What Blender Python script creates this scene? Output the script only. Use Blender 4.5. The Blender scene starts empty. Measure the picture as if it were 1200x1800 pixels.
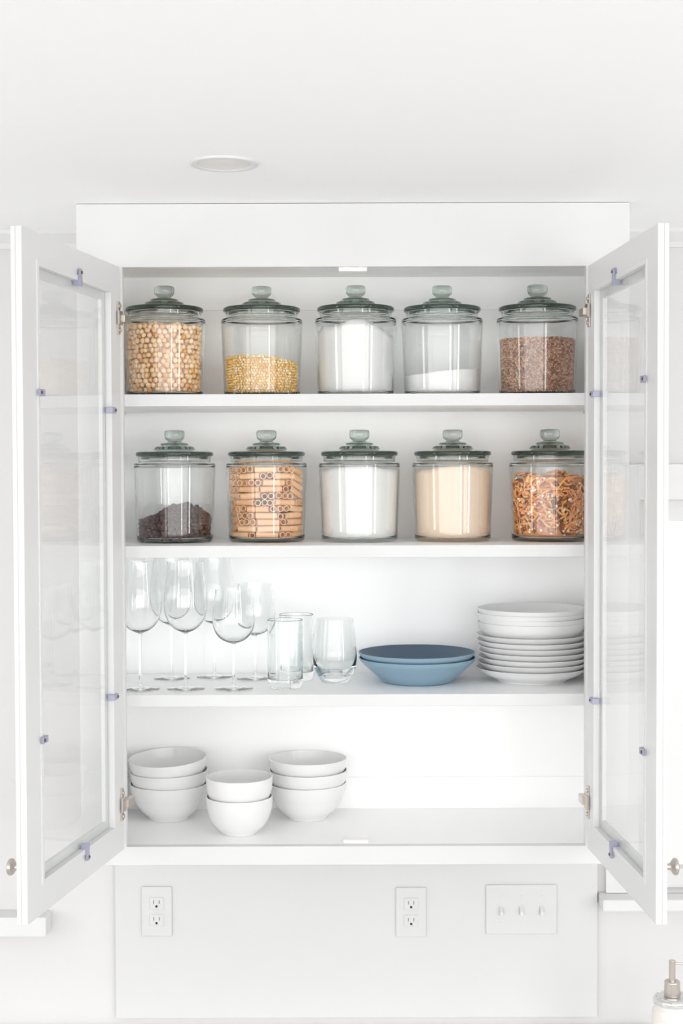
import bpy, math, random
import numpy as np
from mathutils import Vector, Matrix, Euler

random.seed(11); rng = np.random.default_rng(11)
SC = bpy.context.scene
COL = SC.collection
R = math.radians

# ------------------------------------------------------------------ camera
cd = bpy.data.cameras.new('camera'); cam = bpy.data.objects.new('camera', cd); COL.objects.link(cam)
cd.sensor_fit = 'VERTICAL'; cd.sensor_height = 36; cd.lens = 50.0
cd.shift_x = -20/1800
cd.clip_start = 0.02
PITCH = math.atan(70/2500)
cam.matrix_world = (Matrix.Translation((0, -2.92, 2.15)) @ Matrix.Rotation(R(90)-PITCH, 4, 'X') @ Matrix.Rotation(R(-0.17), 4, 'Z'))
SC.camera = cam

# ------------------------------------------------------------------ colour management, light paths
SC.view_settings.view_transform = 'Standard'
SC.view_settings.look = 'None'
SC.view_settings.gamma = 1.0
SC.view_settings.use_curve_mapping = False
SC.view_settings.exposure = -0.73
cy = SC.cycles
cy.max_bounces = 24; cy.diffuse_bounces = 8; cy.glossy_bounces = 8
cy.transmission_bounces = 20; cy.transparent_max_bounces = 24
cy.use_denoising = True
try: cy.denoiser = 'OPENIMAGEDENOISE'
except Exception: pass
cy.sample_clamp_indirect = 20.0
cy.blur_glossy = 0.0

# ------------------------------------------------------------------ world (overcast daylight outside)
W = bpy.data.worlds.new('daylight'); SC.world = W; W.use_nodes = True
W.node_tree.nodes['Background'].inputs[0].default_value = (1.0, 0.995, 0.985, 1)
W.node_tree.nodes['Background'].inputs[1].default_value = 1.75

def daylight(name, loc, target, sx, sy, radiance, col=(1, 1, 1)):
    l = bpy.data.lights.new(name, 'AREA'); l.shape = 'RECTANGLE'; l.size = sx; l.size_y = sy
    l.energy = radiance*math.pi*sx*sy; l.color = col
    o = bpy.data.objects.new(name, l); COL.objects.link(o); o.location = loc
    d = Vector(target)-Vector(loc); d.z = 0
    o.rotation_euler = d.to_track_quat('-Z', 'Y').to_euler()
    return o
# windows and glazed doors behind the camera; the wide one enlarged as added fill
daylight('wide_window_fill', (-.1, -4.3, 1.80), (0, 0, 1.80), 8.0, 1.78, 4.4)
daylight('kitchen_window_daylight', (1.58, -3.75, 1.78), (0, 0, 1.78), .20, 1.8, 13.0)
daylight('side_window_daylight', (2.85, -2.55, 1.78), (0, 0, 1.78), .26, 1.8, 13.0)
daylight('left_window_daylight', (-3.0, -1.7, 1.78), (0, 0, 1.78), .34, 1.8, 8.0)

# ------------------------------------------------------------------ materials
def lin(c):
    c = c/255
    return c/12.92 if c <= .04045 else ((c+.055)/1.055)**2.4
def rgb(r, g, b): return (lin(r), lin(g), lin(b), 1)
def mat(name, color, rough=.5, metal=0, spec=.5, coat=0):
    m = bpy.data.materials.new(name); m.use_nodes = True
    b = m.node_tree.nodes['Principled BSDF']
    b.inputs['Base Color'].default_value = color
    b.inputs['Roughness'].default_value = rough
    b.inputs['Metallic'].default_value = metal
    b.inputs['Specular IOR Level'].default_value = spec
    b.inputs['Coat Weight'].default_value = coat
    return m
def nodes(m): return m.node_tree.nodes, m.node_tree.links, m.node_tree.nodes['Principled BSDF']
def bumpy(m, scale, strength, dist=.001, detail=4):
    n, l, b = nodes(m)
    tc = n.new('ShaderNodeTexCoord'); t = n.new('ShaderNodeTexNoise'); t.inputs['Scale'].default_value = scale; t.inputs['Detail'].default_value = detail
    bp = n.new('ShaderNodeBump'); bp.inputs['Strength'].default_value = strength; bp.inputs['Distance'].default_value = dist
    l.new(tc.outputs['Object'], t.inputs['Vector']); l.new(t.outputs['Fac'], bp.inputs['Height']); l.new(bp.outputs['Normal'], b.inputs['Normal'])
    return m
def varied(m, stops):
    """each separate grain takes its own colour"""
    n, l, b = nodes(m)
    g = n.new('ShaderNodeNewGeometry'); r = n.new('ShaderNodeValToRGB')
    cr = r.color_ramp; cr.interpolation = 'CONSTANT' if len(stops) > 3 else 'LINEAR'
    while len(cr.elements) < len(stops): cr.elements.new(.5)
    for e, (p, c) in zip(cr.elements, stops): e.position = p; e.color = c
    l.new(g.outputs['Random Per Island'], r.inputs['Fac']); l.new(r.outputs['Color'], b.inputs['Base Color'])
    return m
def glass(name, color, rough=0.0, ior=1.5, absorb=None, density=0):
    m = bpy.data.materials.new(name); m.use_nodes = True
    n, l = m.node_tree.nodes, m.node_tree.links
    n.remove(n['Principled BSDF'])
    g = n.new('ShaderNodeBsdfGlass'); g.inputs['Color'].default_value = color; g.inputs['Roughness'].default_value = rough; g.inputs['IOR'].default_value = ior
    l.new(g.outputs[0], n['Material Output'].inputs['Surface'])
    if density:
        a = n.new('ShaderNodeVolumeAbsorption'); a.inputs['Color'].default_value = absorb; a.inputs['Density'].default_value = density
        l.new(a.outputs[0], n['Material Output'].inputs['Volume'])
    return m
def pane_glass(name):
    m = bpy.data.materials.new(name); m.use_nodes = True
    n, l = m.node_tree.nodes, m.node_tree.links
    n.remove(n['Principled BSDF'])
    lw = n.new('ShaderNodeLayerWeight'); lw.inputs['Blend'].default_value = .5
    p = n.new('ShaderNodeMath'); p.operation = 'POWER'; p.inputs[1].default_value = 5
    q = n.new('ShaderNodeMath'); q.operation = 'MULTIPLY_ADD'; q.inputs[1].default_value = .55; q.inputs[2].default_value = .025
    t = n.new('ShaderNodeBsdfTransparent'); t.inputs['Color'].default_value = (.985, .99, .987, 1)
    g = n.new('ShaderNodeBsdfGlossy'); g.inputs['Roughness'].default_value = 0.0
    mx = n.new('ShaderNodeMixShader')
    l.new(lw.outputs['Facing'], p.inputs[0]); l.new(p.outputs[0], q.inputs[0]); l.new(q.outputs[0], mx.inputs['Fac'])
    l.new(t.outputs[0], mx.inputs[1]); l.new(g.outputs[0], mx.inputs[2]); l.new(mx.outputs[0], n['Material Output'].inputs['Surface'])
    return m

M = {}
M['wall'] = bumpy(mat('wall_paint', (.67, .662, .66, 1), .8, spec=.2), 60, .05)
M['ceiling'] = bumpy(mat('ceiling_paint', (.925, .93, .935, 1), .9, spec=.2), 60, .05)
M['trim'] = mat('trim_paint', (.70, .701, .703, 1), .4, spec=.3)
M['cab'] = bumpy(mat('cabinet_white_darkened', (.70, .701, .703, 1), .38, spec=.35), 25, .04)  # cabinet white, darkened to offset the strong light on the outside
M['cab_in_lit'] = mat('cabinet_white_lightened', (.958, .958, .958, 1), .4, spec=.3)  # same cabinet white, lightened to make up for the dimmer light inside
M['shelf'] = mat('shelf_front_darkened', (.70, .701, .703, 1), .4, spec=.3)  # shelf white darkened for the fronts, which catch the most light
M['white_bounce_wall'] = mat('white_bounce_paint', (.92, .918, .912, 1), .8, spec=.2)  # whiter than the back wall so the unseen walls bounce fill light
M['splash'] = mat('backsplash_paint', (.63, .631, .633, 1), .5, spec=.3)
M['floor'] = bumpy(mat('pale_floor', (.60, .59, .58, 1), .5), 8, .05)
M['counter'] = mat('white_counter', (.90, .90, .89, 1), .25)
M['plastic'] = mat('white_plastic', (.63, .631, .633, 1), .3)
M['catch'] = mat('ivory_plastic', (.92, .90, .87, 1), .35)
M['dark'] = mat('dark_slot', (.012, .012, .012, 1), .6)
M['slot'] = mat('grey_slot', (.18, .18, .18, 1), .6)
M['nickel'] = mat('brushed_nickel', (.62, .57, .52, 1), .28, metal=1)
M['chrome'] = mat('bright_chrome', (.80, .80, .80, 1), .12, metal=1)
M['clip'] = mat('clip_plastic', rgb(156, 157, 178), .3, spec=.6)
M['screw'] = mat('copper_screw', rgb(120, 90, 100), .35, metal=.6)
M['lens'] = mat('frosted_lens', (.72, .71, .69, 1), .3)
M['pane'] = pane_glass('pane_glass')
M['jar'] = glass('jar_glass', (.996, .998, .997, 1), absorb=(.72, .80, .77, 1), density=14)
M['lid'] = glass('lid_glass', (.985, .99, .988, 1), absorb=(.735, .78, .755, 1), density=46)
M['clear'] = glass('clear_glass', (.992, .996, .995, 1))
M['tumbler'] = glass('tumbler_glass', (.985, .992, .99, 1))
M['china'] = mat('white_china', (.79, .79, .788, 1), .18, spec=.5)
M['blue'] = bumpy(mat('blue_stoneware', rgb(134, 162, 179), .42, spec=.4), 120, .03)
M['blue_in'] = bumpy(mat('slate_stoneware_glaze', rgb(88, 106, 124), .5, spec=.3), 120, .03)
M['chickpea'] = varied(mat('chickpea', rgb(235, 195, 150), .55, spec=.25), [(0, rgb(246, 214, 172)), (.3, rgb(238, 200, 156)), (.6, rgb(247, 221, 188)), (.86, rgb(226, 178, 126)), (.965, rgb(224, 166, 84))])
M['corn'] = varied(mat('corn', rgb(240, 200, 120), .4), [(0, rgb(246, 208, 120)), (.3, rgb(252, 226, 166)), (.55, rgb(240, 190, 92)), (.8, rgb(255, 238, 204))])
M['lentil'] = varied(mat('lentil', rgb(170, 125, 100), .6, spec=.2), [(0, rgb(208, 166, 136)), (.3, rgb(182, 134, 110)), (.55, rgb(226, 188, 160)), (.8, rgb(160, 112, 92)), (.97, rgb(120, 118, 96))])
M['choc'] = varied(mat('chocolate', rgb(80, 55, 50), .4, spec=.35), [(0, rgb(78, 54, 50)), (.5, rgb(96, 70, 64)), (1, rgb(64, 44, 42))])
M['flour'] = bumpy(mat('flour', (.73, .725, .715, 1), .95, spec=.05), 90, .25, .003)
M['sugar'] = bumpy(mat('sugar', (.80, .79, .775, 1), .8, spec=.2), 300, .3, .001)
M['oat'] = bumpy(mat('oat_flour', rgb(228, 207, 186), .95, spec=.05), 70, .35, .003)
M['snack'] = varied(mat('snack', rgb(225, 150, 80), .45), [(0, rgb(240, 172, 102)), (.25, rgb(224, 144, 76)), (.5, rgb(246, 190, 126)), (.68, rgb(170, 92, 52)), (.84, rgb(224, 152, 104)), (.9, rgb(120, 74, 56))])
M['nut'] = mat('nut', rgb(250, 236, 214), .4)
M['cream'] = mat('cream_bottle', rgb(232, 226, 221), .25)

def pasta_mat():
    m = mat('pasta', rgb(236, 190, 146), .55, spec=.25)
    n, l, b = nodes(m)
    oi = n.new('ShaderNodeObjectInfo'); r = n.new('ShaderNodeValToRGB'); cr = r.color_ramp
    cr.elements[0].color = rgb(244, 206, 164); cr.elements[1].color = rgb(230, 180, 134)
    l.new(oi.outputs['Random'], r.inputs['Fac']); l.new(r.outputs['Color'], b.inputs['Base Color'])
    return m
M['pasta'] = pasta_mat()

# ------------------------------------------------------------------ helpers
def link(name, me, m=None, parent=None, smooth=None):
    o = bpy.data.objects.new(name, me); COL.objects.link(o)
    if m is not None and not me.materials: me.materials.append(m)
    if parent is not None: o.parent = parent
    return o
def mesh(name, verts, faces, smooth=None):
    me = bpy.data.meshes.new(name); me.from_pydata([tuple(map(float, v)) for v in verts], [], [tuple(f) for f in faces]); me.update()
    if smooth is not None:
        me.shade_smooth()
        if smooth < 180: me.set_sharp_from_angle(angle=R(smooth))
    return me
class MB:
    def __init__(s): s.v = []; s.f = []
    def add(s, v, f):
        k = len(s.v); s.v += [tuple(p) for p in v]; s.f += [tuple(i+k for i in q) for q in f]; return s
    def box(s, x0, x1, y0, y1, z0, z1):
        v = [(x, y, z) for z in (z0, z1) for y in (y0, y1) for x in (x0, x1)]
        return s.add(v, [(0, 2, 3, 1), (4, 5, 7, 6), (0, 1, 5, 4), (2, 6, 7, 3), (0, 4, 6, 2), (1, 3, 7, 5)])
    def frame(s, x0, x1, z0, z1, a0, a1, b0, b1, y0, y1):
        """rectangular ring in the xz plane with an opening a0..a1, b0..b1"""
        O = [(x0, z0), (x1, z0), (x1, z1), (x0, z1)]; I = [(a0, b0), (a1, b0), (a1, b1), (a0, b1)]
        v = [(p[0], y, p[1]) for y in (y0, y1) for L in (O, I) for p in L]
        f = []
        for k in range(4):
            j = (k+1) % 4
            f += [(k, j, 4+j, 4+k), (8+j, 8+k, 12+k, 12+j), (j, k, 8+k, 8+j), (4+k, 4+j, 12+j, 12+k)]
        return s.add(v, f)
    def tube(s, pts, rad, n=10, cap=True):
        pts = [Vector(p) for p in pts]; rr = rad if isinstance(rad, (list, tuple)) else [rad]*len(pts)
        v = []; f = []; up = Vector((0, 0, 1))
        for i, p in enumerate(pts):
            t = (pts[min(i+1, len(pts)-1)]-pts[max(i-1, 0)]).normalized()
            a = t.cross(up) if abs(t.dot(up)) < .95 else t.cross(Vector((1, 0, 0)))
            a.normalize(); b = t.cross(a)
            for k in range(n):
                w = 2*math.pi*k/n; v.append(tuple(p+(a*math.cos(w)+b*math.sin(w))*rr[i]))
        for i in range(len(pts)-1):
            for k in range(n):
                j = (k+1) % n; f.append((i*n+k, i*n+j, (i+1)*n+j, (i+1)*n+k))
        if cap: f += [tuple(range(n-1, -1, -1)), tuple(range((len(pts)-1)*n, len(pts)*n))]
        return s.add(v, f)
    def build(s, name, m, parent=None, bevel=0, smooth=None, seg=2):
        me = mesh(name, s.v, s.f, smooth)
        o = link(name, me, m, parent)
        if bevel:
            md = o.modifiers.new('bevel', 'BEVEL'); md.width = bevel; md.segments = seg; md.limit_method = 'ANGLE'; md.harden_normals = False
        return o
def lathe_geo(prof, segs=64, flute=None):
    v = []; f = []; rings = []
    for r, z in prof:
        if r <= 1e-6: rings.append([len(v)]); v.append((0, 0, z))
        else:
            k = len(v); rings.append(list(range(k, k+segs)))
            for i in range(segs):
                a = 2*math.pi*i/segs
                q = r*(1+(flute(i, z) if flute else 0)); v.append((q*math.cos(a), q*math.sin(a), z))
    for A, B in zip(rings[:-1], rings[1:]):
        if len(A) == 1 and len(B) == 1: continue
        for i in range(segs):
            j = (i+1) % segs
            if len(A) == 1: f.append((A[0], B[j], B[i]))
            elif len(B) == 1: f.append((A[i], A[j], B[0]))
            else: f.append((A[i], A[j], B[j], B[i]))
    return v, f
def dense(prof, step=.006):
    out = [prof[0]]
    for a, b in zip(prof[:-1], prof[1:]):
        L = math.hypot(b[0]-a[0], b[1]-a[1])
        ts = [.0008/L, .0025/L]+[k/math.ceil(L/step) for k in range(1, math.ceil(L/step))]+[1-.0025/L, 1-.0008/L] if L > .008 else []
        out += [(a[0]+(b[0]-a[0])*t, a[1]+(b[1]-a[1])*t) for t in sorted(ts)]+[b]
    return out
def lathe(name, prof, m, parent=None, segs=64, smooth=50, flute=None):
    prof = dense(prof)
    v, f = lathe_geo(prof, segs, flute)
    return link(name, mesh(name, v, f, smooth), m, parent)
def fillet(pts, rad, n=9):
    """round the corners of a profile; rad is {index: radius}"""
    out = []
    for i, p in enumerate(pts):
        if i in rad and 0 < i < len(pts)-1:
            P = Vector(p); A = Vector(pts[i-1])-P; B = Vector(pts[i+1])-P
            d = min(rad[i], A.length*.49, B.length*.49); a = P+A.normalized()*d; b = P+B.normalized()*d
            for k in range(n+1):
                t = k/n; q = a*(1-t)**2+P*2*t*(1-t)+b*t*t; out.append((q.x, q.y))
        else: out.append(tuple(p))
    return out
def thing(name, label, cat, loc=(0, 0, 0), rotz=0, group=None, kind=None):
    o = bpy.data.objects.new(name, None); COL.objects.link(o); o.empty_display_size = .03
    o.location = loc; o.rotation_euler = (0, 0, rotz); tag(o, label, cat, group, kind); return o
def tag(o, label, cat, group=None, kind=None):
    o['label'] = label; o['category'] = cat
    if group: o['group'] = group
    if kind: o['kind'] = kind
    return o
def struct(o, label=None, cat=None):
    o['kind'] = 'structure'
    if label: o['label'] = label
    if cat: o['category'] = cat
    return o
def dup(root, loc, rotz, label, group=None):
    r = root.copy(); COL.objects.link(r); r.location = loc; r.rotation_euler = (0, 0, rotz); r['label'] = label
    if group: r['group'] = group
    for ch in list(root.children):
        c = ch.copy(); COL.objects.link(c); c.parent = r
        for g in list(ch.children):
            d = g.copy(); COL.objects.link(d); d.parent = c
    return r

# ------------------------------------------------------------------ the room
WY = .346          # face of the wall behind the cabinet
FZ, CZ = 0.0, 2.70
struct(MB().box(-4, 4, -7, WY+.12, -.1, FZ).build('floor', M['floor']), 'pale floor of the kitchen', 'floor')
struct(MB().box(-4, 4, -7, WY+.12, CZ, CZ+.1).build('ceiling', M['ceiling']), 'white kitchen ceiling above the cabinet', 'ceiling')
wx0, wx1, wz0, wz1 = .655, 1.75, 1.18, 2.085
w = MB()
w.box(-4, wx0, WY, WY+.12, FZ, CZ); w.box(wx1, 4, WY, WY+.12, FZ, CZ)
w.box(wx0, wx1, WY, WY+.12, FZ, wz0); w.box(wx0, wx1, WY, WY+.12, wz1, CZ)
struct(w.build('wall_back', M['wall']), 'off-white wall behind the open cabinet', 'wall')
struct(MB().box(-4.12, -4, -7, WY+.12, FZ, CZ).build('wall_left', M['white_bounce_wall']), 'off-white side wall of the kitchen', 'wall')
struct(MB().box(4, 4.12, -7, WY+.12, FZ, CZ).build('wall_right', M['white_bounce_wall']), 'off-white side wall of the kitchen, right', 'wall')
struct(MB().box(-4, 4, -7.12, -7, FZ, CZ).build('wall_front', M['white_bounce_wall']), 'off-white wall at the far side of the kitchen', 'wall')
# crown along the wall, both sides of the cabinet
for nm, x0, x1 in (('trim_1', -4, -.5635), ('trim_2', .567, 4)):
    c = MB(); pr = [(WY, 2.661), (WY-.008, 2.661), (WY-.012, 2.672), (WY-.034, 2.692), (WY-.036, CZ), (WY, CZ)]
    v = [(x, y, z) for x in (x0, x1) for y, z in pr]; n = len(pr)
    c.add(v, [(k, (k+1) % n, n+(k+1) % n, n+k) for k in range(n)]+[tuple(range(n-1, -1, -1)), tuple(range(n, 2*n))])
    struct(c.build(nm, M['trim']), 'white crown trim along the ceiling', 'trim')
# window on the right
wf = struct(MB().frame(wx0-.075, wx1+.075, wz0, 2.166, wx0, wx1, wz0+.001, wz1, WY-.018, WY).build('window_1', M['trim'], bevel=.002), 'white framed kitchen window beside the right cabinet door', 'window')
MB().frame(wx0, wx1, wz0, wz1, wx0+.04, wx1-.04, wz0+.045, wz1-.05, WY+.02, WY+.06).build('window_sash', M['trim'], wf, bevel=.002)
MB().box(wx0+.04, wx1-.04, WY+.038, WY+.042, wz0+.045, wz1-.05).build('window_pane', M['pane'], wf)
struct(MB().box(.5635, wx1+.1, WY-.07, WY+.02, 1.1515, 1.179).build('trim_3', M['trim'], bevel=.004), 'white window stool under the right window', 'trim')
struct(MB().box(-2.2, -.70, WY-.06, WY, 1.0945, 1.14).build('trim_4', M['trim'], bevel=.004), 'white ledge on the wall below the left door', 'trim')
# backsplash panel under the cabinet
struct(MB().box(-.5505, .561, WY-.014, WY, .89, 1.3385).build('wall_backsplash', M['splash'], bevel=.001), 'smooth white backsplash panel under the cabinet', 'wall')

# ------------------------------------------------------------------ worktop under the backsplash
tag(MB().box(-2.2, 2.2, -.26, WY-.015, .83, .868).build('worktop', M['counter'], bevel=.003), 'white worktop below the wall cabinet', 'worktop')
base = thing('base_cabinet', 'white base cabinet carrying the worktop', 'cabinet', (0, 0, 0))
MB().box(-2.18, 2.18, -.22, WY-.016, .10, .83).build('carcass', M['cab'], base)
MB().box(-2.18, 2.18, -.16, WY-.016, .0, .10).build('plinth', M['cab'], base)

# ------------------------------------------------------------------ the wall cabinet
L0, L1 = -.5635, .567       # outer sides of the face frame
OX0, OX1 = -.470, .478      # opening
OZ0, OZ1 = 1.377, 2.570
IX0, IX1 = -.522, .531      # inside faces of the side panels
IY = .336
CBZ = 1.3385
cab = thing('wall_cabinet', 'white built-in wall cabinet with open glass doors and three shelves', 'cabinet', (0, 0, CBZ))
def cpart(mb, name, m, bevel=.0008):
    o = mb.build(name, m, cab, bevel=bevel); o.location = (0, 0, -CBZ); return o
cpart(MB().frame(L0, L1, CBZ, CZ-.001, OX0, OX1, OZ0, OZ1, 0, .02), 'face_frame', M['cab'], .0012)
cpart(MB().box(IX0-.018, IX0, .02, IY, CBZ+.004, CZ-.002), 'side_panel', M['cab_in_lit'])
cpart(MB().box(IX1, IX1+.018, .02, IY, CBZ+.004, CZ-.002), 'side_panel', M['cab_in_lit'])
cpart(MB().box(IX0-.018, IX1+.018, IY, IY+.0095, CBZ+.004, CZ-.002), 'back_panel', M['cab_in_lit'])
cpart(MB().box(IX0, IX1, .02, IY, 2.594, 2.612), 'top_panel', M['cab_in_lit'])
cpart(MB().box(IX0, IX1, .02, IY, OZ0-.018, OZ0), 'floor_panel', M['cab_in_lit'])
cpart(MB().box(IX0, IX1, IY-.006, IY, 2.519, 2.594), 'hanging_rail', M['cab_in_lit'], .001)
cpart(MB().box(IX0, IX1, IY-.006, IY, OZ0, 1.449), 'hanging_rail', M['cab_in_lit'], .001)
SZ = (2.312, 1.9985, 1.689)
for z in SZ:
    sh = cpart(MB().box(IX0+.001, IX1-.001, .0242, IY-.007, z-.025, z), 'shelf', M['cab_in_lit'], .0004)
    MB().box(IX0+.001, IX1-.001, .021, .0241, z-.025, z).build('shelf_front_tone', M['shelf'], sh, bevel=.001)  # added strip holding the darkened white of the brightly lit front
# shelf pins
for x0, x1 in ((IX0-.001, IX0+.011), (IX1-.011, IX1+.001)):
    for z in SZ:
        for y in (.06, .29):
            cpart(MB().tube([(x0, y, z-.0285), (x1, y, z-.0285)], .003, 10), 'shelf_pin', M['nickel'], 0)
# catches
cpart(MB().box(-.028, .031, .012, .040, 2.5625, 2.5935).box(-.020, -.006, .008, .014, 2.566, 2.574).box(.009, .023, .008, .014, 2.566, 2.574), 'magnetic_catch', M['catch'], .002)
cpart(MB().box(-.022, .030, .022, .052, OZ0, OZ0+.007).box(-.014, -.002, .050, .056, OZ0+.001, OZ0+.008).box(.010, .022, .050, .056, OZ0+.001, OZ0+.008), 'magnetic_catch', M['catch'], .0015)

def make_door(hx, hy, ang, s, clips, hinge_z, lab):
    """door in its own frame: x along the width from the hinge, s*y outwards, z up"""
    u1, z0, z1 = .497, OZ0+.0005, 2.5675
    g0, g1, gz0, gz1 = .060, .425, 1.437, 2.509
    Y = lambda a, b: (min(s*a, s*b), max(s*a, s*b))
    mb = MB()
    mb.frame(0, u1, z0, z1, g0, g1, gz0, gz1, *Y(0, .0115))
    mb.frame(.0, u1, z0, z1, g0+.016, g1-.016, gz0+.016, gz1-.016, *Y(.0115, .020))
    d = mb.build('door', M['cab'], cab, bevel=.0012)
    d['label'] = lab
    d.location = (hx, hy, -CBZ); d.rotation_euler = (0, 0, ang)
    # bead round the opening
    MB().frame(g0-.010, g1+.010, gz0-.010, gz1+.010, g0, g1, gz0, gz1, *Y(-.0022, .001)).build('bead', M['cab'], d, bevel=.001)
    MB().box(g0+.001, g1-.001, *Y(.0075, .0110), gz0+.001, gz1-.001).build('glass_pane', M['pane'], d)
    for cu, cz, du, dz in clips:            # du,dz: direction from the glass edge outwards
        c = MB()
        # foot on the frame and lip over the glass
        a = (cu-.005 if dz else min(cu, cu+du*.014)); b = (cu+.005 if dz else max(cu, cu+du*.014))
        e = (cz-.006 if du else min(cz, cz+dz*.022)); f = (cz+.006 if du else max(cz, cz+dz*.022))
        c.box(a, b, *Y(-.0075, -.0022), e, f)
        a2 = (cu-.006 if dz else min(cu+du*.002, cu-du*.010)); b2 = (cu+.006 if dz else max(cu+du*.002, cu-du*.010))
        e2 = (cz-.006 if du else min(cz+dz*.002, cz-dz*.010)); f2 = (cz+.006 if du else max(cz+dz*.002, cz-dz*.010))
        c.box(a2, b2, *Y(-.0075, .0070), e2, f2)
        o = c.build('glass_clip', M['clip'], d, bevel=.0012)
        pu, pz = cu+du*.008, cz+dz*.015
        MB().tube([(pu, s*-.0095, pz), (pu, s*-.0022, pz)], .0030, 12).build('clip_screw', M['screw'], d, bevel=.0004)
    for hz in hinge_z:
        h = MB()
        h.box(.006, .020, *Y(-.0035, .0), hz-.033, hz+.033)                     # long plate
        h.box(.003, .026, *Y(-.0075, -.003), hz-.014, hz+.014)
        h.tube([(.013, s*-.0065, hz-.024), (.013, s*-.003, hz-.024)], .0045, 12); h.tube([(.013, s*-.0065, hz+.024), (.013, s*-.003, hz+.024)], .0045, 12)
        h.box(-.030, .005, *Y(-.0120, -.0015), hz-.0075, hz+.0075)                # arm
        h.box(-.044, -.026, *Y(-.0090, .0015), hz-.006, hz+.006)
        h.build('hinge', M['nickel'], d, bevel=.001)
    kn = fillet([(0, .0), (.010, 0), (.006, .006), (.0055, .014), (.015, .020), (.015, .026), (0, .029)], {1: .002, 2: .004, 3: .004, 4: .003, 5: .004})
    k = lathe('door_knob', kn, M['nickel'], d, 32)
    k.location = (.466, s*.020, 1.468); k.rotation_euler = (R(-90)*s, 0, 0)
    return d
aL = math.atan2(-math.cos(R(9.9)), -math.sin(R(9.9)))
aR = math.atan2(-math.cos(R(4.0)), math.sin(R(4.0)))
make_door(-.4715, -.022, aL, -1, [(.235, 2.509, 0, 1), (.425, 2.290, 1, 0), (.060, 2.275, -1, 0), (.060, 1.701, -1, 0), (.425, 1.684, 1, 0), (.221, 1.437, 0, -1)], (2.463, 1.4735), 'white left door with a glass pane, swung open')
make_door(.479, -.022, aR, 1, [(.222, 2.509, 0, 1), (.425, 2.310, 1, 0), (.060, 2.304, -1, 0), (.060, 1.691, -1, 0), (.425, 1.661, 1, 0), (.212, 1.437, 0, -1)], (2.475, 1.4755), 'white right door with a glass pane, swung open')

# ------------------------------------------------------------------ lidded glass jars
body_out = fillet([(0, .0035), (.050, .0025), (.056, 0), (.0825, 0), (.0840, .020), (.0890, .155), (.0885, .172), (.0790, .1735), (.0782, .1795), (.0795, .1860)], {1: .003, 2: .002, 3: .012, 4: .03, 5: .02, 6: .009, 7: .002, 8: .003, 9: .002})
body_in = fillet([(.0752, .1860), (.0745, .177), (.0755, .1705), (.0850, .1665), (.0853, .155), (.0802, .022), (.0790, .0085), (0, .0075)], {1: .003, 2: .003, 3: .006, 4: .02, 5: .02, 6: .009})
lid_prof = [(0, .2195), (.0130, .2195), (.0138, .2190), (.0205, .2172), (.0300, .2150), (.0310, .2118), (.0420, .2085), (.0448, .2040), (.0470, .2022), (.0640, .1998), (.0810, .1985), (.0838, .1970), (.0845, .1940), (.0836, .1905), (.0815, .1890), (.0735, .1890), (.0730, .1840), (.0715, .1828), (.0680, .1835), (.0660, .1875), (.0500, .1925), (.0350, .1980), (.0200, .2035), (0, .2055)]
lid_prof = [(r, z-.003*(1-min(max((z-.183)/.0365, 0), 1))) for r, z in lid_prof]
knob_prof = [(0, .2192), (.0130, .2192), (.0142, .2200), (.0152, .2207), (.0185, .2235), (.0212, .2275), (.0219, .2330), (.0219, .2385), (.0208, .2418), (.0185, .2432), (.0120, .2438), (0, .2440)]
def flutes(i, z):
    if not (.222 < z < .242): return 0
    return -.028 if i % 4 == 0 else 0
def make_jar(label, loc):
    t = thing('glass_jar', label, 'jar', loc, 0, 'lidded glass jars')
    lathe('body', body_out+body_in, M['jar'], t, 96, 60)
    ld = lathe('lid', list(reversed(lid_prof)), M['lid'], t, 96, 60)
    lathe('knob', knob_prof, M['lid'], ld, 48, 60, flutes)
    return t
JX1 = (-.4095, -.1980, .0073, .1965, .4035)
JX2 = (-.3893, -.1890, .0145, .2190, .4310)
JY = .196
lab1 = ('lidded glass jar of chickpeas at the left end of the top shelf',
        'lidded glass jar half full of yellow corn kernels on the top shelf',
        'lidded glass jar nearly full of white flour, middle one on the top shelf',
        'lidded glass jar with a shallow layer of white sugar on the top shelf',
        'lidded glass jar of brown lentils at the right end of the top shelf')
lab2 = ('lidded glass jar with a heap of chocolate chips on the second shelf',
        'lidded glass jar of pasta tubes on the second shelf',
        'lidded glass jar of white flour on the second shelf, beside the pasta jar',
        'lidded glass jar of beige oat flour on the second shelf',
        'lidded glass jar of orange pretzel snack mix, partly behind the right frame')
jar0 = None
for X, z, L in ((JX1, SZ[0], lab1), (JX2, SZ[1], lab2)):
    for i, (x, lb) in enumerate(zip(X, L)):
        loc = (x, JY+(.006 if i % 2 else -.003), z+.0002); rz = .4*i+z
        if jar0 is None: jar0 = make_jar(lb, loc); jar0.rotation_euler.z = rz
        else: dup(jar0, loc, rz, lb)
def jar_loc(row, i):
    X, z = ((JX1, SZ[0]), (JX2, SZ[1]))[row]
    return Vector((X[i], JY+(.006 if i % 2 else -.003), z+.0002+.0080))

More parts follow.
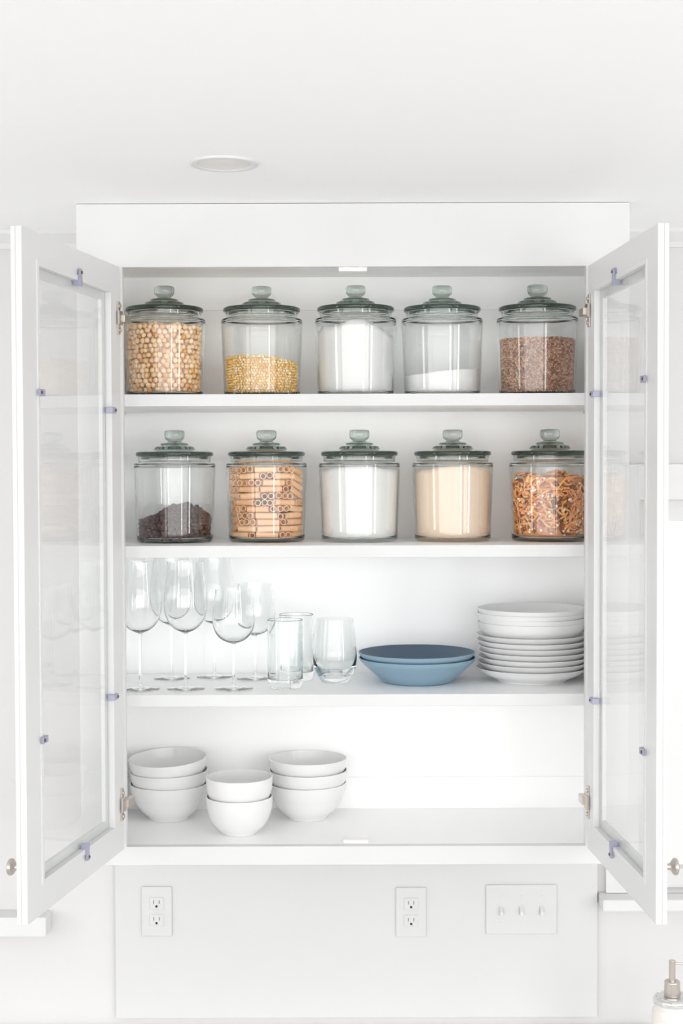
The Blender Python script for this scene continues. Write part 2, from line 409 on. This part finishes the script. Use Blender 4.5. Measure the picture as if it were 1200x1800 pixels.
# ------------------------------------------------------------------ what the jars hold
def ico(sub):
    import bmesh
    bm = bmesh.new(); bmesh.ops.create_icosphere(bm, subdivisions=sub, radius=1)
    v = np.array([p.co[:] for p in bm.verts]); f = np.array([[q.index for q in p.verts] for p in bm.faces]); bm.free(); return v, f
def scatter(base, pts, mats):
    """copies of base (verts, faces) at pts with 3x3 matrices, one mesh"""
    bv, bf = base; n = len(bv)
    V = np.concatenate([bv @ m.T+p for p, m in zip(pts, mats)]); F = np.concatenate([bf+n*i for i in range(len(pts))])
    return V, F
def rot3():
    q = rng.normal(size=4); q /= np.linalg.norm(q); w, x, y, z = q
    return np.array([[1-2*(y*y+z*z), 2*(x*y-z*w), 2*(x*z+y*w)], [2*(x*y+z*w), 1-2*(x*x+z*z), 2*(y*z-x*w)], [2*(x*z-y*w), 2*(y*z+x*w), 1-2*(x*x+y*y)]])
RI_LO, RI_HI = .0795, .0842
def r_in(z): return RI_LO+(RI_HI-RI_LO)*min(max(z-.012, 0), .13)/.13
def pack(size, height, layers=2, jit=.22):
    """grain centres just inside the glass wall, plus the top surface"""
    P = []
    for L in range(layers):
        z = size*.5+(L*.4*size); row = 0
        while z < .16:
            rr = r_in(z)-size*(.55+.8*L)
            n = max(6, int(2*math.pi*rr/(size*1.0)))
            for k in range(n):
                a = 2*math.pi*(k+.5*(row % 2)+rng.uniform(-jit, jit))/n
                zz = z+rng.uniform(-jit, jit)*size*.8; q = rr-abs(rng.normal())*size*.12
                if zz < height(q*math.cos(a), q*math.sin(a))-size*.3: P.append((q*math.cos(a), q*math.sin(a), max(zz, size*.5)))
            z += size*.86; row += 1
    step = size*.9; m = int(.086/step)
    for i in range(-m, m+1):
        for j in range(-m, m+1):
            x = (i+.5*(j % 2))*step+rng.uniform(-jit, jit)*size; y = j*step*.87+rng.uniform(-jit, jit)*size
            h = height(x, y)
            if math.hypot(x, y) < r_in(h)-size*1.1: P.append((x, y, h-size*.45+rng.uniform(-.2, .2)*size))
    return np.array(P)
def heap(rad_gap, height, nr=26, na=72, bot=0.0):
    """solid heap: side follows the jar, top follows height(x, y)"""
    v = [(0, 0, bot)]; f = []
    def ring(fr, zf): 
        k = len(v)
        for i in range(na):
            a = 2*math.pi*i/na; rr, zz = zf(fr, a); v.append((rr*math.cos(a), rr*math.sin(a), zz))
        return k
    rings = [ring(0, lambda fr, a: ((r_in(0)-rad_gap)*.93, bot))]
    S = 12
    for s in range(S+1):
        def side(fr, a):
            rr = r_in(.1)-rad_gap; top = height(rr*math.cos(a), rr*math.sin(a)); z = bot+.004+(top-bot-.004)*s/S
            return r_in(z)-rad_gap, z
        rings.append(ring(0, side))
    for q in range(1, nr):
        t = 1-q/nr
        def topf(fr, a):
            rr = (r_in(.1)-rad_gap)*t; return rr, height(rr*math.cos(a), rr*math.sin(a))
        rings.append(ring(0, topf))
    c = len(v); v.append((0, 0, height(0, 0)))
    for i in range(na): f.append((0, rings[0]+(i+1) % na, rings[0]+i))
    for A, B in zip(rings[:-1], rings[1:]):
        for i in range(na): j = (i+1) % na; f.append((A+i, A+j, B+j, B+i))
    for i in range(na): f.append((rings[-1]+i, rings[-1]+(i+1) % na, c))
    return v, f
from mathutils import noise as mn
def nz(x, y, s, seed=0): return mn.noise(Vector((x*s+seed, y*s-seed, seed*.37)))
def grains(name, label, cat, loc, size, shape, height, m, sub, layers=2):
    P = pack(size, height, layers); b = ico(sub)
    mats = [rot3() @ np.diag(np.array(shape)*size*.5*rng.uniform(.88, 1.1)) for _ in P]
    V, F = scatter(b, P, mats)
    hv, hf = heap(size*1.5, lambda x, y: max(height(x, y)-size*1.1, .006), 8, 48, .002)
    k = len(V); me = bpy.data.meshes.new(name)
    me.from_pydata(V.tolist()+[tuple(q) for q in hv], [], F.tolist()+[tuple(i+k for i in q) for q in hf]); me.update(); me.shade_smooth()
    o = link(name, me, m); o.location = loc
    return tag(o, label, cat, None, 'stuff')
grains('chickpeas', 'dried chickpeas filling the first jar on the top shelf', 'chickpeas', jar_loc(0, 0), .0122, (1, .95, .93), lambda x, y: .150+.004*nz(x, y, 30), M['chickpea'], 2)
grains('corn_kernels', 'yellow corn kernels half filling the second jar on the top shelf', 'corn', jar_loc(0, 1), .0066, (1.15, .9, .75), lambda x, y: .082-.11*max(x, 0)**1.3*6*.6-.06*max(-x-.05, 0)+.002*nz(x, y, 60, 3), M['corn'], 1)
grains('lentils', 'brown lentils in the right-end jar on the top shelf', 'lentils', jar_loc(0, 4), .0050, (1.15, 1.0, .7), lambda x, y: .118+.0015*nz(x, y, 50, 5)-.01*max(x, 0), M['lentil'], 1)
def choc_h(x, y):
    return .040+.034*math.exp(-((x-.018)/.055)**2)-.012*max(-x-.03, 0)*10*.3+.004*nz(x, y, 70, 9)
def choc():
    size = .0105; P = pack(size, choc_h, 2, .28)
    # a drop with a pointed tip
    v, f = lathe_geo([(0, -.5), (.38, -.48), (.52, -.28), (.46, -.02), (.26, .26), (.10, .48), (0, .56)], 9)
    bf = np.array([list(q)+([q[2]] if len(q) == 3 else []) for q in f]); bv = np.array(v)
    mats = [rot3()*size*rng.uniform(.95, 1.2) for _ in P]
    V, F = scatter((bv, bf), P, mats)
    hv, hf = heap(size*1.2, lambda x, y: max(choc_h(x, y)-size*.9, .006), 8, 48, .002)
    k = len(V); faces = [tuple(dict.fromkeys(q)) for q in F.tolist()]
    me = mesh('chocolate_chips', V.tolist()+list(hv), faces+[tuple(i+k for i in q) for q in hf], 180)
    o = link('chocolate_chips', me, M['choc']); o.location = jar_loc(1, 0)
    tag(o, 'dark chocolate chips heaped in the left jar of the second shelf', 'chocolate chips', None, 'stuff')
choc()
def powder(name, label, cat, loc, h, m):
    v, f = heap(.0012, h, 30, 96)
    o = link(name, mesh(name, v, f, 180), m); o.location = loc
    return tag(o, label, cat, None, 'stuff')
powder('flour', 'white flour in the middle jar of the top shelf', 'flour', jar_loc(0, 2), lambda x, y: .140+.010*nz(x, y, 22, 2)+.006*nz(x, y, 70, 4)-.10*max(x-.02, 0)+.01*math.cos(x*30), M['flour'])
powder('sugar', 'white sugar sloping up to the right in the fourth jar of the top shelf', 'sugar', jar_loc(0, 3), lambda x, y: .046+.10*x+.002*nz(x, y, 40, 6), M['sugar'])
powder('flour', 'white flour filling the middle jar of the second shelf', 'flour', jar_loc(1, 2), lambda x, y: .150+.006*math.cos(x*24)+.003*nz(x, y, 40, 7)-.05*max(-x-.03, 0), M['flour'])
powder('oat_flour', 'beige oat flour filling the fourth jar of the second shelf', 'flour', jar_loc(1, 3), lambda x, y: .149+.05*x+.006*math.cos(x*20)+.003*nz(x, y, 45, 8), M['oat'])

# snack mix: pretzel sticks and loops with nuts between
def snack():
    S = MB(); N = MB()
    top = lambda x: .136+.03*x*.6+.006*math.sin(x*90)
    for i in range(520):
        a = rng.uniform(0, 2*math.pi) if i > 330 else rng.uniform(math.pi, 2*math.pi)
        z = rng.uniform(.006, .142); L = rng.uniform(.014, .042); th = rng.uniform(.0019, .0031)
        lay = rng.choice([0, 0, 0, 1, 2]); rr0 = r_in(z)-th-.0012-lay*.0065
        ang = rng.uniform(-1.5, 1.5); bend = rng.normal()*18
        pts = []
        for t in np.linspace(-.5, .5, 7):
            s_ = t*L; du = s_*math.cos(ang)-bend*s_*s_*math.sin(ang); dz = s_*math.sin(ang)+bend*s_*s_*math.cos(ang)
            aa = a+du/.082; zz = z+dz; pts.append((rr0*math.cos(aa), rr0*math.sin(aa), zz))
        if min(p[2] for p in pts) < th+.001 or max(p[2] for p in pts) > top(pts[3][0]): continue
        S.tube(pts, [th*.8]+[th]*5+[th*.8], 7)
    for i in range(60):        # loops
        a = rng.uniform(math.pi, 2*math.pi); z = rng.uniform(.014, .125); q = rng.uniform(.006, .010)
        rr0 = r_in(z)-.0035
        pts = [(rr0*math.cos(a+q*math.cos(w)/.08), rr0*math.sin(a+q*math.cos(w)/.08), z+q*math.sin(w)*.8) for w in np.linspace(0, 5.6, 11)]
        S.tube(pts, .0021, 7)
    for i in range(70):        # top surface
        r_ = rng.uniform(0, .07); a = rng.uniform(0, 6.28); L = rng.uniform(.015, .04); b = rng.uniform(0, 3.14)
        c = np.array([r_*math.cos(a), r_*math.sin(a)]); d = np.array([math.cos(b), math.sin(b)])*L/2
        if max(np.hypot(*(c+d)), np.hypot(*(c-d))) > .078: continue
        zt = top(c[0])-.003+rng.uniform(-.003, .004)
        S.tube([(*(c-d), zt), (*c, zt+.003), (*(c+d), zt)], .0026, 7)
    hv, hf = heap(.016, lambda x, y: top(x)-.010, 8, 48, .002); S.add(hv, hf)
    b = ico(2)
    for i in range(120):
        a = rng.uniform(math.pi, 2*math.pi) if i < 80 else rng.uniform(0, 3.14); z = rng.uniform(.006, .130); sz = rng.uniform(.0028, .0052); rr0 = r_in(z)-sz-.0003
        N.add((b[0]*np.array([1, .85, .75])*sz) @ rot3().T+np.array([rr0*math.cos(a), rr0*math.sin(a), z]), b[1].tolist())
    o = link('snack_mix', mesh('snack_mix', S.v, S.f, 180), M['snack']); o.location = jar_loc(1, 4)
    tag(o, 'orange pretzel snack mix filling the right-end jar of the second shelf', 'snack mix', None, 'stuff')
    n = link('nut_pieces', mesh('nut_pieces', N.v, N.f, 180), M['nut'], o); n['kind'] = 'stuff'; n['label'] = 'pale nut pieces'
snack()

# pasta tubes, each its own object
def pasta_mesh():
    n = 24; L = .046; ro, ri = .0068, .0050; v = []; f = []
    zs = [-L/2, -L/2+.0006, L/2-.0006, L/2]
    for i, z in enumerate(np.linspace(-L/2, L/2, 5)):
        for k in range(n):
            a = 2*math.pi*k/n; q = ro*(1-.045*(k % 2)); v.append((z, q*math.cos(a), q*math.sin(a)))
    for i, z in enumerate(np.linspace(L/2, -L/2, 5)):
        for k in range(n):
            a = 2*math.pi*k/n; v.append((z, ri*math.cos(a), ri*math.sin(a)))
    for i in range(10):
        for k in range(n):
            j = (k+1) % n; A = i*n; B = ((i+1) % 10)*n; f.append((A+k, A+j, B+j, B+k))
    return mesh('pasta_tube', v, f, 40)
PM = pasta_mesh(); PM.materials.append(M['pasta'])
pasta0 = None
def place_pasta(c, M3):
    global pasta0
    if pasta0 is None:
        o = bpy.data.objects.new('pasta_tube', PM); COL.objects.link(o)
        tag(o, 'tan ridged pasta tube inside the pasta jar on the second shelf', 'pasta', 'pasta tubes in the jar'); pasta0 = o
    else:
        o = pasta0.copy(); COL.objects.link(o)
    m = Matrix(M3.tolist()).to_4x4(); m.translation = Vector(jar_loc(1, 1))+Vector(c); o.matrix_world = m
def frame_from(xd):
    x = xd/np.linalg.norm(xd); t = np.array([0, 0, 1.]) if abs(x[2]) < .9 else np.array([1., 0, 0])
    y = np.cross(t, x); y /= np.linalg.norm(y); return np.stack([x, y, np.cross(x, y)], 1)
def fill_pasta():
    pr = random.Random(5)
    dz = .0142; n = 11; half = .0235
    def lying(am, z, tilt, rr):
        rad = math.sqrt(rr**2-(half*math.cos(tilt))**2)-.0073
        d = np.array([-math.sin(am)*math.cos(tilt), math.cos(am)*math.cos(tilt), math.sin(tilt)])
        place_pasta((rad*math.cos(am), rad*math.sin(am), z), frame_from(d))
    def ends(am, z, k, rr):
        d = np.array([math.cos(am), math.sin(am), 0]); t = np.array([-d[1], d[0], 0])
        for q in range(k):
            off = (q-(k-1)/2)*.01395
            rad = math.sqrt((rr-.0004)**2-(abs(off)+.0068)**2)-.0232
            sw = pr.gauss(0, .05)
            place_pasta(d*rad+t*off+np.array([0, 0, z]), frame_from(d+t*sw+np.array([0, 0, pr.gauss(0, .03)])))
    for row in range(n):
        z = .0078+row*dz; rr = r_in(z)-.0012
        a0, a1 = math.pi*.95, math.pi*2.05
        if row >= 6: a1 = math.pi*1.735
        if 1 <= row <= 3: a0 = math.pi*1.235
        a = a0+pr.uniform(-.06, .06); last = None
        while a < a1-.1:
            w = 2*math.atan2(half+.0004, rr-.0073)
            lie = pr.random() < (.5 if last != 'lie' else .42)
            if row >= 7 and a < math.pi*1.25: lie = False
            if lie and a+w < a1+.15:
                lying(a+w/2, z, pr.gauss(0, .035), rr); a += w+.012; last = 'lie'
            else:
                k = pr.choice((1, 1, 2, 2, 3)); w = k*.0140/(rr-.004); ends(a+w/2, z, k, rr); a += w+.02; last = 'end'
    for k in range(4):          # slanting tubes, upper right
        z = .0078+6*dz+.008+k*.0157; lying(math.pi*1.735+.30, z, -.42+.05*k, r_in(z)-.0012)
    for k in range(3):          # fan of slanting tubes, lower left
        z = .0078+1*dz+.0035+k*.0150; lying(math.pi*1.235-.30, z, .34-.1*k, r_in(z)-.0012)
    for row in range(n-1):      # second layer, seen through the gaps
        z = .0085+row*dz
        for k in range(2): place_pasta((pr.uniform(-.006, .006), -.012+k*.0150, z), frame_from(np.array([1, pr.gauss(0, .03), 0])))
    for x, y, an, tl in ((-.035, -.034, .3, .05), (.030, -.036, -.2, .04), (.0, -.008, .1, .03), (-.030, .027, -.3, .0), (.035, .014, .2, .03)):
        d = np.array([math.cos(an)*math.cos(tl), math.sin(an)*math.cos(tl), math.sin(tl)])
        place_pasta((x, y, .0078+n*dz-.0015), frame_from(d))
fill_pasta()

# ------------------------------------------------------------------ third shelf: glasses
def glass_shell(out, inn): return out+inn
def stem_glass(name, label, loc, H, bz, rb, rr, rf, group):
    """H height, bz bowl bottom, rb widest bowl radius, rr rim radius, rf foot radius"""
    t = thing(name, label, 'wine glass', loc, 0, group)
    n = 44; hb = H-bz; zw = .42
    def rad(t_):
        if t_ < zw: return rb*math.sin(math.pi/2*(t_/zw)**.52)
        q = (t_-zw)/(1-zw); return rb+(rr-rb)*q*q*(3-2*q)
    out = [(max(rad(k/n), .0), bz+hb*k/n) for k in range(n+1)]
    out[0] = (.0042, bz-.0015); wl = .0011
    inn = [(max(rad(k/n)-wl, 0), bz+.0035+(hb-.0035)*k/n) for k in range(n, -1, -1)]; inn[-1] = (0, bz+.0035)
    lathe('bowl', out+inn, M['clear'], t, 48, 60)
    lathe('stem', [(.0046, .0075), (.0034, .014), (.0031, .03), (.0031, bz-.02), (.0034, bz-.008), (.0042, bz-.0015)], M['clear'], t, 20, 60)
    lathe('foot', [(0, .0002), (rf*.9, .0), (rf, .0008), (rf*.995, .0018), (rf*.6, .0030), (rf*.25, .0048), (.0046, .0075)], M['clear'], t, 48, 60)
    return t
Z3 = SZ[2]+.0002
A = stem_glass('wine_glass', 'tall wine glass at the front left corner of the third shelf', (-.4525, .095, Z3), .272, .121, .046, .038, .040, 'wine glasses')
dup(A, (-.3565, .098, Z3), .3, 'tall wine glass in front, second from the left frame')
dup(A, (-.406, .250, Z3), .5, 'tall wine glass standing behind, near the left frame')
dup(A, (-.313, .272, Z3), .9, 'tall wine glass standing behind, further right than the other rear tall one')
B = stem_glass('wine_glass', 'short wine glass in the front row, beside the tumblers', (-.2545, .098, Z3), .213, .098, .0445, .0385, .041, 'wine glasses')
dup(B, (-.2195, .245, Z3), .6, 'short wine glass standing behind the front short wine glass')

tumb = fillet([(0, .003), (.026, .0025), (.030, 0), (.0360, 0), (.0378, .010), (.0382, .145), (.0370, .1462), (.0358, .145), (.0345, .030), (.0325, .0175), (0, .0165)], {2: .002, 3: .003, 4: .004, 6: .0008, 8: .006, 9: .006})
t0 = thing('tumbler', 'straight thick-based glass tumbler in front, beside the wine glasses', 'glass', (-.1460, .1215, Z3), 0, 'straight tumblers')
lathe('body', tumb, M['tumbler'], t0, 48, 60)
dup(t0, (-.1265, .235, Z3), .4, 'straight thick-based glass tumbler partly hidden behind another tumbler')
stl_out = fillet([(0, .002), (.018, .0015), (.021, 0), (.027, 0), (.0440, .024), (.0490, .050), (.0455, .100), (.0400, .140)], {3: .013, 4: .0135, 5: .025, 6: .03})
stl_in = fillet([(.0388, .140), (.0440, .100), (.0472, .055), (.0405, .034), (.026, .020), (0, .0175)], {1: .03, 2: .02, 3: .014, 4: .012})
s0 = thing('stemless_glass', 'round stemless glass beside the blue bowls', 'glass', (-.0405, .188, Z3), 0)
lathe('body', stl_out+stl_in, M['tumbler'], s0, 56, 60)

# ------------------------------------------------------------------ blue bowls and white plates
def two_tone(name, out, inn, mo, mi, label, cat, loc, group, tilt=(0, 0), segs=96):
    t = thing(name, label, cat, loc, 0, group); t.rotation_euler = (tilt[0], tilt[1], 0)
    lathe('body', out+inn, mo, t, segs, 60) if mi is None else None
    if mi is not None:
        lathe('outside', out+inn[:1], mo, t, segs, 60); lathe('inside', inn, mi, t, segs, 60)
    return t
bo = fillet([(0, .003), (.058, .002), (.062, 0), (.074, .0), (.1245, .0455), (.1285, .0535)], {3: .035, 4: .008})
bi = fillet([(.1262, .0540), (.1215, .0475), (.071, .0065), (0, .0055)], {1: .006, 2: .016})
bx, by = .1405, .200
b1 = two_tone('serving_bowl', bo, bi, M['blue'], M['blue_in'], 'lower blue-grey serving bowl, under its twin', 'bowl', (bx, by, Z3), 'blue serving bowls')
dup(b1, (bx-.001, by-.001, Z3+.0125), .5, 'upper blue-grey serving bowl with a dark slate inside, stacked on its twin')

px, py = .3935, .212
def shell(pts, wall=.0042, lip=.0015):
    return pts
plo = fillet([(0, .0025), (.066, .002), (.069, 0), (.075, 0), (.077, .0035), (.108, .0165), (.1220, .0300)], {3: .001, 4: .003, 5: .03})
pli = fillet([(.1205, .0308), (.1060, .0200), (.079, .0085), (0, .0075)], {1: .03, 2: .012})
words = ('lowest of the', 'second lowest of the', 'third lowest of the', 'middle one of the', 'third highest of the', 'second highest of the', 'topmost of the')
pl0 = None
for k in range(7):
    lb = f'{words[k]} seven large white plates stacked on the third shelf'
    off = ((0, 0), (.0030, .001), (.0045, -.001), (.0045, 0), (.004, .002), (.001, -.001), (-.0005, 0))[k]
    loc = (px+off[0], py+off[1], Z3+.0122*k)
    if pl0 is None: pl0 = two_tone('plate', plo, pli, M['china'], None, lb, 'plate', loc, 'large white plates')
    else: dup(pl0, loc, .3*k, lb)
pbo = fillet([(0, .0025), (.050, .002), (.053, 0), (.060, 0), (.064, .004), (.098, .016), (.1150, .034), (.1192, .0500)], {3: .002, 4: .004, 5: .03, 6: .02})
pbi = fillet([(.1176, .0503), (.1125, .036), (.096, .0195), (.062, .0085), (0, .0070)], {1: .02, 2: .03, 3: .01})
zb = Z3+.0122*6+.0080
wd = ('lowest of the', 'second lowest of the', 'second highest of the', 'topmost of the')
pb0 = None
for k in range(4):
    lb = f'{wd[k]} four white pasta bowls stacked on the large plates'
    loc = (px+(0, .001, -.001, .0)[k], py, zb+.0100*k)
    if pb0 is None: pb0 = two_tone('pasta_bowl', pbo, pbi, M['china'], None, lb, 'bowl', loc, 'white pasta bowls')
    else: dup(pb0, loc, .4*k, lb)

# ------------------------------------------------------------------ bottom: white bowls
Z4 = OZ0+.0002
wo = fillet([(0, .004), (.036, .003), (.039, 0), (.0435, 0), (.0455, .004), (.0690, .026), (.0845, .058), (.0875, .0800)], {3: .001, 4: .003, 5: .028, 6: .022})
wi = fillet([(.0852, .0803), (.0815, .058), (.0665, .0300), (.045, .0105), (0, .0085)], {1: .02, 2: .03, 3: .014})
bw0 = None
for side, (cx, cyy) in (('left', (-.4130, .246)), ('right', (-.1035, .246))):
    for k in range(3):
        lb = f"{('bottom', 'middle', 'top')[k]} bowl of the " + ('stack of three white bowls beside the left hinge' if side == 'left' else 'stack of three white bowls right of the small bowls')
        tilt = (0, (0, -.022, -.075)[k]) if side == 'left' else (0, (0, .0, .004)[k])
        z = Z4+(0, .0282, .0575 if side == 'left' else .0545)[k]
        loc = (cx+(0, .002, .001)[k], cyy+(0, -.001, .001)[k], z)
        if bw0 is None: bw0 = two_tone('white_bowl', wo, wi, M['china'], None, lb, 'bowl', loc, 'large white bowls')
        else:
            o = dup(bw0, loc, .5*k, lb); o.rotation_euler = (tilt[0], tilt[1], .5*k)
so = fillet([(0, .004), (.028, .003), (.031, 0), (.0360, 0), (.0385, .003), (.0590, .022), (.0700, .050), (.0715, .0800)], {3: .001, 4: .003, 5: .03, 6: .03})
si = fillet([(.0692, .0803), (.0675, .050), (.0562, .0260), (.036, .0105), (0, .0085)], {1: .03, 2: .03, 3: .014})
sb = two_tone('white_bowl', so, si, M['china'], None, 'lower small white bowl at the front of the cabinet floor', 'bowl', (-.2450, .1120, Z4), 'small white bowls')
dup(sb, (-.2450, .1120, Z4+.0420), .7, 'upper small white bowl nested in another at the front')

# ------------------------------------------------------------------ outlets and switches on the backsplash
PY = WY-.0142
def outlet(label, x, z):
    t = thing('power_outlet', label, 'outlet', (x, PY, z), 0, 'power outlets')
    MB().box(-.035, .035, -.005, 0, -.0575, .0575).build('cover_plate', M['plastic'], t, bevel=.0045, seg=4)
    for s in (1, -1):
        zc = .0195*s
        q = MB().box(-.0165, .0165, -.0072, -.004, zc-.0140, zc+.0140).build('socket', M['plastic'], t, bevel=.004, seg=3)
        MB().box(-.0071, -.0053, -.0076, -.0070, zc-.0005, zc+.0075).box(.0053, .0071, -.0076, -.0070, zc-.0005, zc+.0075).build('slot', M['slot'], q)
        MB().tube([(0, -.0077, zc-.0065), (0, -.0070, zc-.0065)], .0028, 14).build('ground_hole', M['dark'], q)
    MB().tube([(0, -.0062, 0), (0, -.0045, 0)], .0028, 12).build('screw', M['plastic'], t)
    return t
ou = outlet('white double power outlet under the left half of the cabinet', -.4543, 1.1400)
dup(ou, (.1312, PY, 1.1365), 0, 'white double power outlet under the right half, beside the switches')
sw = thing('switch_plate', 'white three-toggle light switch plate on the backsplash', 'light switch', (.3850, PY, 1.1420))
MB().box(-.0815, .0815, -.005, 0, -.0575, .0575).build('cover_plate', M['plastic'], sw, bevel=.003, seg=3)
for k in (-1, 0, 1):
    MB().frame(k*.0465-.0062, k*.0465+.0062, -.0130, .0130, k*.0465-.0050, k*.0465+.0050, -.0118, .0118, -.0056, -.0046).build('toggle_surround', M['plastic'], sw)
    tg = MB(); x = k*.0465
    tg.add([(x-.0045, -.004, -.010), (x+.0045, -.004, -.010), (x+.0045, -.004, .010), (x-.0045, -.004, .010), (x-.0036, -.017, -.0105), (x+.0036, -.017, -.0105), (x+.0036, -.015, -.0030), (x-.0036, -.015, -.0030)],
           [(0, 1, 5, 4), (1, 2, 6, 5), (2, 3, 7, 6), (3, 0, 4, 7), (4, 5, 6, 7), (3, 2, 1, 0)]).build('toggle', M['plastic'], sw, bevel=.0008)
    for s in (1, -1):
        MB().tube([(x, -.0062, .0302*s), (x, -.0045, .0302*s)], .0026, 12).build('screw', M['plastic'], sw)

# ------------------------------------------------------------------ soap dispenser on the worktop
sp = thing('soap_dispenser', 'cream soap bottle with a nickel pump on the worktop', 'soap dispenser', (.678, .085, .8682))
bt = fillet([(0, 0), (.040, 0), (.0425, .004), (.0425, .124), (.0400, .138), (.036, .142), (.0355, .148), (0, .148)], {1: .002, 2: .006, 3: .014, 4: .006, 5: .002})
lathe('bottle', bt, M['cream'], sp, 64)
lathe('lid', fillet([(0, .1475), (.0395, .1475), (.0405, .1500), (.0405, .1580), (.0365, .1625), (.0325, .1645), (.0320, .1625), (0, .1625)], {1: .002, 2: .002, 3: .003, 4: .002, 5: .001}), M['chrome'], sp, 64)
pm = lathe('pump_collar', fillet([(0, .1625), (.0165, .1625), (.0175, .1650), (.0165, .1935), (.0150, .1955), (0, .1955)], {1: .002, 2: .002, 3: .002, 4: .001}), M['nickel'], sp, 40)
lathe('pump_stem', fillet([(0, .1950), (.0068, .1950), (.0068, .2395), (0, .2395)], {2: .0012}), M['nickel'], sp, 28)
MB().tube([(.004, 0, .2325), (.03, -.001, .2320), (.052, -.002, .2305), (.058, -.002, .2250)], .0026, 12).build('spout', M['nickel'], sp, smooth=60)

# ------------------------------------------------------------------ recessed ceiling light
rl = thing('recessed_light', 'white recessed ceiling light above the left door', 'ceiling light', (-.2265, -.375, CZ))
lathe('trim_ring', fillet([(.046, .0), (.050, -.0045), (.0600, -.0040), (.0620, -.0004), (.0620, .0)], {1: .002, 2: .002}), M['trim'], rl, 64)
lathe('lens', fillet([(0, -.0068), (.028, -.0060), (.0462, -.0012), (.0462, -.0001)], {1: .02, 2: .001}), M['lens'], rl, 64)
